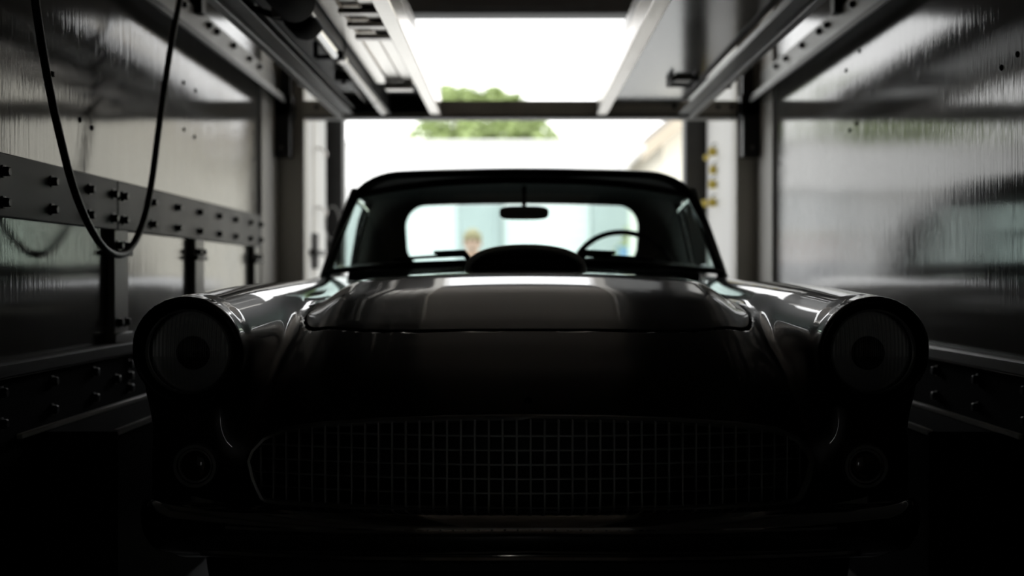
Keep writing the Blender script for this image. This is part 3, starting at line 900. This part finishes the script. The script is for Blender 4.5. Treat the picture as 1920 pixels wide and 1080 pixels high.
# headlights
def headlight(s):
    cx = HX * s
    c = (cx, 2.472, HZ)
    hl = new_obj('headlight', MB().lathe([(.084, -.025), (.082, -.022), (.062, -.004), (.035, .004), (.012, .006), (.0005, .006)], c, 'y', 40), M['lamp_mirror'], CAR, off=CO)
    new_obj('bezel', MB().lathe([(.0985, -.045), (.1005, -.058), (.096, -.063), (.0905, -.058), (.0885, -.046), (.0875, -.030), (.0985, -.028)], c, 'y', 48, closed=True), M['black_trim'], hl, off=CO)
    new_obj('retaining_ring', MB().lathe([(.0885, -.046), (.0875, -.0495), (.0835, -.0495), (.0825, -.045), (.0835, -.038), (.0885, -.038)], c, 'y', 48, closed=True), M['dull_chrome'], hl, off=CO)
    # fluted convex lens: vertical ribs, one column of quads per quarter rib
    nc, nr = 117, 14
    vs = []; fs = []
    for i in range(nc):
        x = -.0833 + .1666 * i / (nc - 1)
        hz = math.sqrt(max(.0835 ** 2 - x * x, 1e-8))
        for j in range(nr):
            z = hz * (-1 + 2 * j / (nr - 1))
            r = math.hypot(x, z)
            y = -.042 - .022 * (1 - (r / .0835) ** 2) + .0013 * math.cos(x * 2 * math.pi / .0086) * min(1, max(0, (.082 - r) / .008))
            vs.append((cx + x, c[1] + y, HZ + z))
    for i in range(nc - 1):
        for j in range(nr - 1):
            a = i * nr + j
            fs.append((a, a + 1, a + nr + 1, a + nr))
    new_obj('lens', MB().add(vs, fs), M['lens'], hl, off=CO, angle=180)
    new_obj('bulb_shield', MB().lathe([(.0005, -.030), (.032, -.028), (.040, -.020), (.038, -.010), (.0005, -.008)], (cx - .004 * s, c[1], HZ - .004), 'y', 28), M['matte_black'], hl, off=CO)
headlight(-1); headlight(1)

# parking lamps
for s in (-1, 1):
    x, z = .693 * s, .510
    y = float(solve_front([abs(x)], [z])[0])
    pl = new_obj('parking_lamp', MB().lathe([(.0475, .01), (.0475, -.012), (.044, -.017), (.038, -.017), (.0365, -.008), (.0365, .01)], (x, y, z), 'y', 32, closed=True), M['satin_chrome'], CAR, off=CO)
    new_obj('lens', MB().lathe([(.0005, -.016), (.018, -.0145), (.030, -.009), (.0365, .001), (.0365, .01)], (x, y, z), 'y', 28), M['amber'], pl, off=CO)
    new_obj('lens_ring', MB().lathe([(.036, -.010), (.035, -.013), (.0315, -.013), (.0305, -.009)], (x, y, z), 'y', 28, closed=True), M['satin_chrome'], pl, off=CO)

# front bumper
def bumper():
    rings = []
    for x in np.linspace(-.835, .835, 61):
        a = abs(x) / .835
        y = 2.262 + .155 * a ** 2.2 + .12 * max(0, (a - .9) / .1) ** 2
        zc = .397 - .012 * a
        hh = .048 + .008 * a - .02 * max(0, (a - .92) / .08) ** 2
        th = .05
        ring = []
        for k in range(16):
            t = 2 * math.pi * k / 16
            c_, s_ = math.cos(t), math.sin(t)
            px_ = -th * (abs(c_) ** .7) * (1 if c_ > 0 else -.4)
            pz_ = hh * (abs(s_) ** .8) * (1 if s_ > 0 else -1)
            ring.append((x, y + th + px_ + .03 * max(0, -s_) , zc + pz_))
        rings.append(ring)
    b = new_obj('front_bumper', MB().loft(rings), M['chrome'], CAR, off=CO)
    ridge = [(x, 2.262 + .155 * (abs(x) / .835) ** 2.2 - .004, .413 - .010 * abs(x) / .835) for x in np.linspace(-.60, .60, 31)]
    new_obj('bumper_ridge', MB().tube(ridge, .007, 8), M['chrome'], b, off=CO)
    br = [(x, 2.285 + .155 * (abs(x) / .835) ** 2.2 + .0, .356 - .010 * abs(x) / .835) for x in np.linspace(-.66, .66, 31)]
    new_obj('bumper_edge', MB().tube(br, .008, 8), M['chrome'], b, off=CO)
    up = MB()
    for s in (-1, 1):
        R = []
        for x in np.linspace(.60, .80, 9):
            t = (x - .6) / .2
            yy = 2.40 + .09 * t * t
            R.append([(x * s, yy, .40), (x * s, yy + .02, .435 + .03 * t), (x * s, yy + .10, .44 + .03 * t), (x * s, yy + .10, .40)])
        new_obj('bumper_end', MB().loft(R), M['chrome'], b, off=CO)
    new_obj('gravel_pan', MB().box(-.62, .62, 2.46, 2.62, .27, .44, .02), M['rubber'], CAR, off=CO)
bumper()

# wheels
def wheel(x, y, s):
    c = (x, y, .33)
    T = new_obj('tire', MB().lathe([(.20, -.07), (.27, -.088), (.315, -.082), (.333, -.055), (.336, -.03), (.330, -.027), (.330, -.021), (.336, -.018), (.336, .018), (.330, .021), (.330, .027), (.336, .03), (.333, .055), (.315, .082), (.27, .088), (.20, .07)], c, 'x', 40, closed=True), M['rubber'], CAR, off=CO)
    new_obj('hubcap', MB().lathe([(.20, .05 * s), (.19, .065 * s), (.12, .075 * s), (.06, .088 * s), (.0005, .09 * s)], c, 'x', 32), M['chrome'], T, off=CO)
for y in (3.17, 5.76):
    for s in (-1, 1): wheel(.70 * s, y, s)

# ------------------------------------------------------------------ greenhouse
roofz = Curve([(3.9, 1.262), (4.25, 1.285), (4.4, 1.308), (4.7, 1.328), (5.0, 1.326), (5.25, 1.305), (5.5, 1.25), (5.7, 1.15), (7, .9)], .07, 3.8, 7.0)
def ws_base(x):
    a = np.abs(x) / .725
    return 3.93 + .40 * a ** 2.4, .950 - .030 * a ** 2
def ws_head(x):
    a = np.abs(x) / .625
    return 4.30 + .20 * a ** 2.4, 1.246 - .042 * a ** 2.5
def outer(x, y, z):
    x = np.abs(x)
    f = smax(x - (.735 - .21 * (z - .92)), z - roofz(y) + .055 * x * x, .20)
    f = smax(f, y - (5.66 - .35 * (z - .9)) + .18 * x * x, .16)
    return f
def roof_fn(x, y, z):
    x = np.abs(x)
    o = outer(x, y, z)
    f = smax(o, -(o + .028), .006)
    f = smax(f, (4.285 + .20 * (x / .625) ** 2.4) - y, .012)
    f = smax(f, .895 - z, .01)
    # side openings
    side = smax(smax(y - 4.99 + .25 * (z - .95), z - 1.205, .07), .45 - x, .03)
    f = smax(f, -side, .012)
    frontcut = smax(y - 4.9, z - 1.195, .03)
    f = smax(f, -frontcut, .012)
    # rear window
    qx, qz = x - .535 + .095, np.abs(z - 1.10) - .136 + .095
    rw = np.sqrt(np.maximum(qx, 0) ** 2 + np.maximum(qz + .05 * x * x * np.sign(z - 1.10), 0) ** 2 + 1e-12) - .095
    rw = smax(np.where(np.maximum(qx, qz) < 0, np.maximum(qx, qz) - .095, rw), 5.2 - y, .02)
    return smax(f, -rw, .01)
rp_, rq_, rN_ = polygonise(roof_fn, half_grid(.80), np.arange(4.2, 5.75, H), np.arange(.86, 1.37, H))
rc = rp_[rq_].mean(1); nn = rN_[rq_].mean(1)
inner_f = outer(rc[:, 0], rc[:, 1], rc[:, 2]) < -.016
soft = np_obj('soft_top', rp_, rq_[~inner_f], rN_, M['top'], CAR)
np_obj('headliner', rp_, rq_[inner_f], rN_, M['liner'], soft)
# header lips of the roof front
xs = np.linspace(-.655, .655, 41)
lip1 = []; lip2 = []
for x in xs:
    y = 4.285 + .20 * (abs(x) / .625) ** 2.4
    zo = solve_top([x], [max(y, 4.30) + .02], 1.0, 1.4, fn=outer)[0]
    lip1.append((x, y - .004, float(zo) - .016)); lip2.append((x, y - .012, float(zo) - .050))
new_obj('header_roll', MB().tube(lip1, .013, 10), M['black_trim'], soft, off=CO)

# windshield glass
n = 41; r = 9
vs = []; fs = []
for j in range(r):
    t = j / (r - 1)
    for i in range(n):
        s = -1 + 2 * i / (n - 1)
        xb = .725 * s; xt = .625 * s
        yb, zb = ws_base(xb); yt, zt = ws_head(xt)
        vs.append((xb + (xt - xb) * t, float(yb + (yt - yb) * t) - .01 * math.sin(math.pi * t), float(zb + (zt - zb) * t)))
for j in range(r - 1):
    for i in range(n - 1):
        a = j * n + i; fs.append((a, a + 1, a + n + 1, a + n))
ws = new_obj('windshield', MB().add(vs, fs), M['windshield'], CAR, off=CO)
tag(ws, 'green tinted wraparound windshield glass')
bpath = [(p[0], p[1] - .004, p[2]) for p in vs[:n]]
tpath = [(p[0], p[1] - .004, p[2] + .006) for p in vs[-n:]]
new_obj('base_molding', MB().tube(bpath, .011, 8), M['black_trim'], ws, off=CO)
new_obj('header_molding', MB().tube(tpath, .013, 8), M['black_trim'], ws, off=CO)
for s in (0, -1):
    p0 = Vector(bpath[s]); p1 = Vector(tpath[s])
    sg = -1 if s == 0 else 1
    new_obj('pillar', MB().tube([p0 + Vector((sg * .006, .01, -.03)), p0.lerp(p1, .5) + Vector((sg * .010, .012, 0)), p1 + Vector((sg * .012, .02, .02))], .017, 10, flat=(1, 1.3)), M['paint'], ws, off=CO)
    new_obj('pillar_trim', MB().tube([p0 + Vector((0, -.012, 0)), p0.lerp(p1, .5) + Vector((sg * .003, -.012, 0)), p1 + Vector((0, -.010, -.01))], .006, 8), M['dull_chrome'], ws, off=CO)

# rear window
rwv = []; rwf = []
nr, mr_ = 25, 9
for j in range(mr_):
    for i in range(nr):
        x = -.55 + 1.1 * i / (nr - 1); z = .945 + .28 * j / (mr_ - 1)
        a, b = 5.0, 5.8
        for _ in range(30):
            mm = .5 * (a + b)
            if outer(np.array(x), np.array(mm), np.array(z)) + .014 < 0: a = mm
            else: b = mm
        rwv.append((x, a, z))
for j in range(mr_ - 1):
    for i in range(nr - 1):
        k = j * nr + i; rwf.append((k, k + 1, k + nr + 1, k + nr))
new_obj('rear_window', MB().add(rwv, rwf), M['rear_glass'], CAR, off=CO)

# side windows with vent frames
for s in (-1, 1):
    def sx(z): return s * (.722 - .24 * (z - .92))
    g = [(sx(.93), 4.36, .93), (sx(.93), 5.02, .93), (sx(1.2), 4.98, 1.20), (sx(1.2), 4.50, 1.20)]
    sw = new_obj('side_window', MB().add(g, [(0, 1, 2, 3)]), M['side_glass'], CAR, off=CO)
    new_obj('vent_frame', MB().tube(smooth_path([(sx(.93) - s * .035, 4.80, .93), (sx(1.05) - s * .035, 4.79, 1.06), (sx(1.15) - s * .035, 4.78, 1.15), (sx(1.17) - s * .03, 4.76, 1.172), (sx(1.2) - s * .012, 4.53, 1.20)], 6), .008, 8), M['chrome'], sw, off=CO)
    new_obj('window_seal', MB().tube([(sx(.93), 4.36, .93), (sx(.93), 5.02, .93)], .009, 8), M['black_trim'], sw, off=CO)

# interior: dash, wheel, seats, mirror, wipers
dash = []
for x in np.linspace(-.64, .64, 25):
    a = abs(x) / .66
    y0 = 4.06 + .29 * a ** 2.3
    hump = .018 * math.exp(-((x - .36) / .16) ** 2)
    dash.append([(x, y0 - .02, .90), (x, y0, .948 - .02 * a + hump * .3), (x, y0 + .10, .968 - .02 * a + hump), (x, y0 + .17, .955 - .02 * a + hump), (x, y0 + .18, .80), (x, y0, .80)])
new_obj('dashboard', MB().loft(dash), M['leather'], CAR, off=CO)
sw_c = Vector((.385, 4.58, .905))
tilt = Matrix.Rotation(math.radians(-28), 3, 'X')
ringp = []
for k in range(48):
    a = 2 * math.pi * k / 48
    ringp.append(sw_c + tilt @ Vector((.195 * math.cos(a), 0, .195 * math.sin(a))))
stw = new_obj('steering_wheel', MB().tube(ringp, .0115, 10, closed=True), M['black_trim'], CAR, off=CO)
for a in (200, 340, 90 + 180):
    a = math.radians(a)
    new_obj('spoke', MB().tube([sw_c + Vector((0, -.05, 0)), sw_c + tilt @ Vector((.19 * math.cos(a), 0, .19 * math.sin(a)))], .008, 8), M['dull_chrome'], stw, off=CO)
new_obj('column', MB().tube([sw_c + Vector((0, -.03, 0)), sw_c + Vector((0, -.30, -.15))], [.035, .03], 12), M['black_trim'], stw, off=CO)
seat = MB()
rg = []
for x in np.linspace(-.60, .60, 13):
    k = 1 - .25 * (abs(x) / .6) ** 6
    rg.append([(x, 4.75, .50), (x, 4.76, .56 * k), (x, 5.14, .55 * k), (x, 5.26, .87 * k), (x, 5.33, .90 * k), (x, 5.38, .87 * k), (x, 5.33, .50)])
new_obj('bench_seat', MB().loft(rg), M['leather'], CAR, off=CO)
mir = []
for y, k in ((4.43, .8), (4.437, 1), (4.462, .95), (4.475, .6)):
    ring = []
    for q in range(24):
        a = 2 * math.pi * q / 24
        c_, s_ = math.cos(a), math.sin(a)
        ring.append((.002 + .093 * k * abs(c_) ** .5 * (1 if c_ > 0 else -1), y, 1.141 + .026 * k * abs(s_) ** .6 * (1 if s_ > 0 else -1)))
    mir.append(ring)
mo = new_obj('rearview_mirror', MB().loft(mir), M['black_trim'], CAR, off=CO)
new_obj('mirror_stem', MB().tube([(.002, 4.45, 1.165), (.002, 4.44, 1.20), (.002, 4.42, 1.24)], .008, 8), M['black_trim'], mo, off=CO)
# wipers
for s in (-1, 1):
    pv = (s * .20, 3.90, .958) ; 
    wpts = []
    for q in range(9):
        t = q / 8
        x = s * (.20 + .24 * t)
        yb, zb = ws_base(x)
        wpts.append((x, float(yb) - .026, float(zb) + .026 - .004 * t))
    wp = new_obj('wiper', MB().tube(wpts, .0055, 6), M['black_trim'], CAR, off=CO)
    new_obj('wiper_arm', MB().tube([(s * .17, 3.895, .945), (s * .20, 3.905, .980), (s * .30, float(ws_base(.3)[0]) - .03, .982)], [.009, .012, .006], 8), M['black_trim'], wp, off=CO)
    new_obj('wiper_pivot', MB().lathe([(.018, .925), (.018, .95), (.012, .962), (.0005, .963)], (s * .18, 3.895, 0), 'z', 12), M['black_trim'], wp, off=CO)

# ------------------------------------------------------------------ outside
GZ = -.40
gnd = struct('floor_yard', MB().box(-60, 60, -60, 120, GZ - .1, GZ), M['ground'], 'pale concrete yard outside the trailer', 'ground')
tag(new_obj('trailer_apron', MB().box(-1.35, 1.35, 7.76, 7.95, GZ, -.06, .01), M['dark_steel']), 'dark rear bumper step under the trailer door sill', 'step')

# white warehouse
BY = 30.0
wh = empty('warehouse', (0, BY, GZ), 'white flat roofed warehouse with roller doors across the yard', 'building')
ow = (0, BY, GZ)
new_obj('facade', MB().box(-16, 14, BY, BY + 4, 3.1, 4.30).box(-16, 14, BY + .3, BY + 4, GZ, 3.1), M['white_wall'], wh, off=ow)
new_obj('coping', MB().box(-16.1, 14.1, BY - .08, BY + 4.1, 4.30, 4.36, .01), M['white_wall'], wh, off=ow)
for (a, b) in ((-1.43, -.33), (1.93, 3.1), (-6.2, -5.1), (6.4, 7.4)):
    pr = new_obj('pier', MB().box(a, b, BY - .02, BY + .3, GZ, 3.1, .01), M['grey_pier'], wh, off=ow)
    new_obj('downpipe', MB().lathe([(.05, GZ), (.05, 3.1)], (b - .12, BY - .06, 0), 'z', 10), M['grey_pier'], pr, off=ow)
for (a, b) in ((-5.08, -1.45), (-.31, 1.91), (3.12, 6.38)):
    dr = new_obj('roller_door', MB().box(a, b, BY + .16, BY + .2, GZ, 3.1), M['white_door'], wh, off=ow)
    for k in range(14):
        new_obj('slat', MB().box(a + .01, b - .01, BY + .13, BY + .16, GZ + k * .25, GZ + k * .25 + .235, .01), M['white_door'], dr, off=ow)

# house with eave on the right
hs = empty('house', (5, 20, GZ), 'cream gabled house with brown eave at the right of the yard', 'building')
oh = (5, 20, GZ)
new_obj('house_wall', MB().box(2.48, 8.5, 20, 26, GZ, 3.3), M['cream'], hs, off=oh)
gb = MB(); gb.add([(2.48, 20, 3.3), (8.5, 20, 3.3), (5.49, 20, 5.8), (2.48, 26, 3.3), (8.5, 26, 3.3), (5.49, 26, 5.8)], [(0, 1, 2), (3, 5, 4), (0, 3, 4, 1)])
new_obj('gable', gb, M['cream'], hs, off=oh)
sl = 2.5 / 3.01
def slab(x0, x1, sgn, z_off, th, ya, yb):
    z = lambda x: 3.3 + (x - 2.48) * sl if sgn > 0 else 3.3 + (8.5 - x) * sl
    vs = [(x, y, z(x) + z_off + t) for x in (x0, x1) for y in (ya, yb) for t in (0, th)]
    return MB().add(vs, [(0, 1, 3, 2), (4, 6, 7, 5), (0, 4, 5, 1), (2, 3, 7, 6), (0, 2, 6, 4), (1, 5, 7, 3)])
new_obj('roof_slope', slab(2.12, 5.49, 1, .10, .10, 19.4, 26.4), M['roof'], hs, off=oh)
new_obj('roof_slope', slab(5.49, 8.9, -1, .10, .10, 19.4, 26.4), M['roof'], hs, off=oh)
new_obj('eave_board', slab(2.12, 5.49, 1, -.16, .255, 19.38, 19.98), M['eave'], hs, off=oh)
new_obj('gutter', MB().tube([(2.1, 19.4, 3.02), (2.1, 26.4, 3.02)], .06, 8), M['white_wall'], hs, off=oh)

# trees
def tree(x, y, base, top, r, blobs, nleaf, label, name, leafm, size):
    t = empty(name, (x, y, base), label, 'tree' if top - base > 2 else 'shrub')
    o = (x, y, base)
    cr = MB()
    rnd = random.Random(int(x * 100 + y))
    for i in range(nleaf):
        bx_, by_, bz_, br = blobs[rnd.randrange(len(blobs))]
        while True:
            p = Vector((rnd.uniform(-1, 1), rnd.uniform(-1, 1), rnd.uniform(-1, 1)))
            if .35 < p.length < 1: break
        p = Vector((x + bx_, y + by_, bz_)) + p * br
        u = Vector((rnd.uniform(-1, 1), rnd.uniform(-1, 1), rnd.uniform(-.4, .4))).normalized()
        v = u.cross(Vector((rnd.uniform(-1, 1), rnd.uniform(-1, 1), rnd.uniform(-1, 1)))).normalized()
        s = size * rnd.uniform(.7, 1.3)
        nrm = u.cross(v) * s * .18
        cr.add([p - u * s, p - v * s * .5 + nrm, p + u * s, p + v * s * .5 + nrm], [(0, 1, 2), (0, 2, 3)])
    fo = new_obj('foliage', cr, M[leafm], t, off=o, smooth=False); fo['kind'] = 'stuff'
    h = top - base
    tk = new_obj('trunk', MB().tube([(x, y, base), (x + .05, y, base + h * .4), (x - .05, y + .1, base + h * .75)], [h * .03, h * .024, h * .012], 10), M['bark'], t, off=o)
    for k, (bx_, by_, bz_, br) in enumerate(blobs):
        new_obj('branch', MB().tube([(x, y, base + h * .42), (x + bx_ * .5, y + by_ * .5, (base + h * .45 + bz_) / 2), (x + bx_, y + by_, bz_)], [h * .014, h * .01, h * .004], 6), M['bark'], t, off=o)
    return t
blobs = [(-1.9, 0, 5.0, .95), (-1.2, .3, 5.9, 1.0), (-.5, -.3, 5.1, 1.1), (.3, .2, 5.7, 1.05), (1.0, .0, 5.3, 1.0), (1.6, .3, 4.9, .95), (-.75, .1, 6.45, .6), (.05, 0, 6.45, .55), (.7, .1, 6.2, .6), (1.25, 0, 6.0, .45), (-1.4, 0, 4.6, 1.0), (.0, 0, 4.5, 1.2), (1.4, 0, 4.4, .9), (-2.3, 0, 4.6, .7), (-1.35, 0, 6.6, .45)]
tree(-.78, 38, GZ, 7.0, 3, blobs, 5200, 'green leafy tree rising behind the white warehouse', 'yard_tree', 'leaf', .17)
for tx, lab in ((-9.4, 'round green tree behind the left part of the white warehouse'), (-17.2, 'large green tree farthest left behind the white warehouse')):
    tree(tx, 38.5, GZ, 8.5, 3, [(a * 1.0, b, c + .6, d_) for a, b, c, d_ in blobs], 3000, lab, 'yard_tree', 'leaf', .24)
tree(2.72, 27.5, GZ, 2.1, .7, [(0, 0, 1.4, .42), (.1, 0, .9, .5), (-.05, 0, .4, .5), (.1, 0, 1.9, .3)], 900, 'yellow-green shrub in front of the warehouse pier', 'yard_shrub', 'leaf_yellow', .09)
bn = empty('wheelie_bin', (2.62, 26.5, GZ), 'pale blue bin standing by the shrub in the yard', 'bin')
obn = (2.62, 26.5, GZ)
new_obj('bin_body', MB().loft([[(2.40, 26.3, GZ), (2.84, 26.3, GZ), (2.84, 26.7, GZ), (2.40, 26.7, GZ)], [(2.32, 26.22, 1.5), (2.92, 26.22, 1.5), (2.92, 26.78, 1.5), (2.32, 26.78, 1.5)]]), M['blue_bin'], bn, off=obn)
new_obj('lid', MB().box(2.30, 2.94, 26.2, 26.8, 1.5, 1.58, .02), M['blue_bin'], bn, off=obn)

# person in the yard
def person(x, y):
    P = empty('person', (x, y, GZ), 'blond person in a grey shirt standing in the yard behind the car', 'person')
    po = (x, y, GZ)
    def skin(name, verts, edges, radii, m, par, sub=2):
        me = bpy.data.meshes.new(name); me.from_pydata(verts, edges, []); o = bpy.data.objects.new(name, me); COL.objects.link(o)
        sk = o.modifiers.new('skin', 'SKIN'); ss = o.modifiers.new('sub', 'SUBSURF'); ss.levels = sub; ss.render_levels = sub
        for v, r_ in zip(me.skin_vertices[0].data, radii): v.radius = (r_, r_ * .9) if isinstance(r_, float) else r_
        me.skin_vertices[0].data[0].use_root = True
        me.materials.append(m); o.parent = par
        dg = bpy.context.evaluated_depsgraph_get()
        me2 = bpy.data.meshes.new_from_object(o.evaluated_get(dg)); o.modifiers.clear(); o.data = me2
        for p_ in me2.polygons: p_.use_smooth = True
        return o
    J = [(0, 0, .95), (0, 0, 1.12), (0, 0, 1.32), (0, 0, 1.44), (0, -.01, 1.50), (0, -.015, 1.60), (0, -.01, 1.68),
         (.17, 0, 1.40), (.23, .01, 1.12), (.24, -.05, .90), (.24, -.07, .82),
         (-.17, 0, 1.40), (-.23, .01, 1.12), (-.24, -.05, .90), (-.24, -.07, .82),
         (.09, 0, .88), (.10, -.01, .50), (.105, .02, .09), (.11, -.12, .04),
         (-.09, 0, .88), (-.10, -.01, .50), (-.105, .02, .09), (-.11, -.12, .04)]
    E = [(0, 1), (1, 2), (2, 3), (3, 4), (4, 5), (5, 6), (2, 7), (7, 8), (8, 9), (9, 10), (2, 11), (11, 12), (12, 13), (13, 14), (0, 15), (15, 16), (16, 17), (17, 18), (0, 19), (19, 20), (20, 21), (21, 22)]
    R_ = [(.15, .11), (.14, .10), (.16, .11), .07, .055, (.075, .09), (.068, .085), .06, .045, .032, .03, .06, .045, .032, .03, .085, .06, .04, .038, .085, .06, .04, .038]
    body_ = skin('body', J, E, [float(r) if isinstance(r, float) else r for r in R_], M['skin'], P)
    skin('shirt', J[:4] + [J[7], J[8], J[11], J[12]], [(0, 1), (1, 2), (2, 3), (2, 4), (4, 5), (2, 6), (6, 7)], [(.165, .125), (.155, .115), (.175, .125), (.072, .07), .072, .062, .072, .062], M['shirt'], P)
    skin('trousers', [(0, 0, .98), J[15], J[16], J[17], J[19], J[20], J[21]], [(0, 1), (1, 2), (2, 3), (0, 4), (4, 5), (5, 6)], [(.155, .115), .098, .075, .06, .098, .075, .06], M['jeans'], P)
    for s in (-1, 1):
        hand = (.24 * s, -.075, .80)
        for k in range(4):
            b = Vector((hand[0] + (k - 1.5) * .004 * s, hand[1] - .03 + k * .018, hand[2] - .02))
            new_obj('finger', MB().tube([b, b + Vector((0, -.006, -.035)), b + Vector((-.008 * s, -.004, -.065 + .006 * abs(k - 1)))], [.0095, .0085, .006], 8), M['skin'], body_)
        b = Vector((hand[0] - .012 * s, hand[1] - .035, hand[2] + .01))
        new_obj('thumb', MB().tube([b, b + Vector((-.012 * s, -.025, -.02)), b + Vector((-.014 * s, -.03, -.045))], [.012, .010, .007], 8), M['skin'], body_)
        new_obj('ear', MB().ball((.080 * s, .0, 1.625), (.012, .022, .032)), M['skin'], body_)
        new_obj('eye', MB().ball((.032 * s, -.098, 1.645), .012), M['eye'], body_)
        new_obj('shoe', MB().ball((.11 * s, -.07, .05), (.052, .14, .05)), M['black_steel'], P)
    new_obj('nose', MB().ball((0, -.112, 1.615), (.015, .02, .024)), M['skin'], body_)
    new_obj('mouth', MB().ball((0, -.098, 1.575), (.026, .008, .007)), M['shirt'], body_)
    hr = MB()
    rings = []
    for i in range(9):
        t = math.pi * .62 * i / 8
        rings.append([(.092 * max(math.sin(t), .02) * math.cos(a), .008 + .112 * max(math.sin(t), .02) * math.sin(a) + (.012 if i > 4 and math.sin(a) < -.3 else 0), 1.655 + .118 * math.cos(t) + (.055 if i > 5 and math.sin(a) < -.2 else 0)) for a in [2 * math.pi * k / 20 for k in range(20)]])
    hr.loft(rings)
    new_obj('hair', hr, M['hair'], body_)
    return P
person(-.41, 11.4)
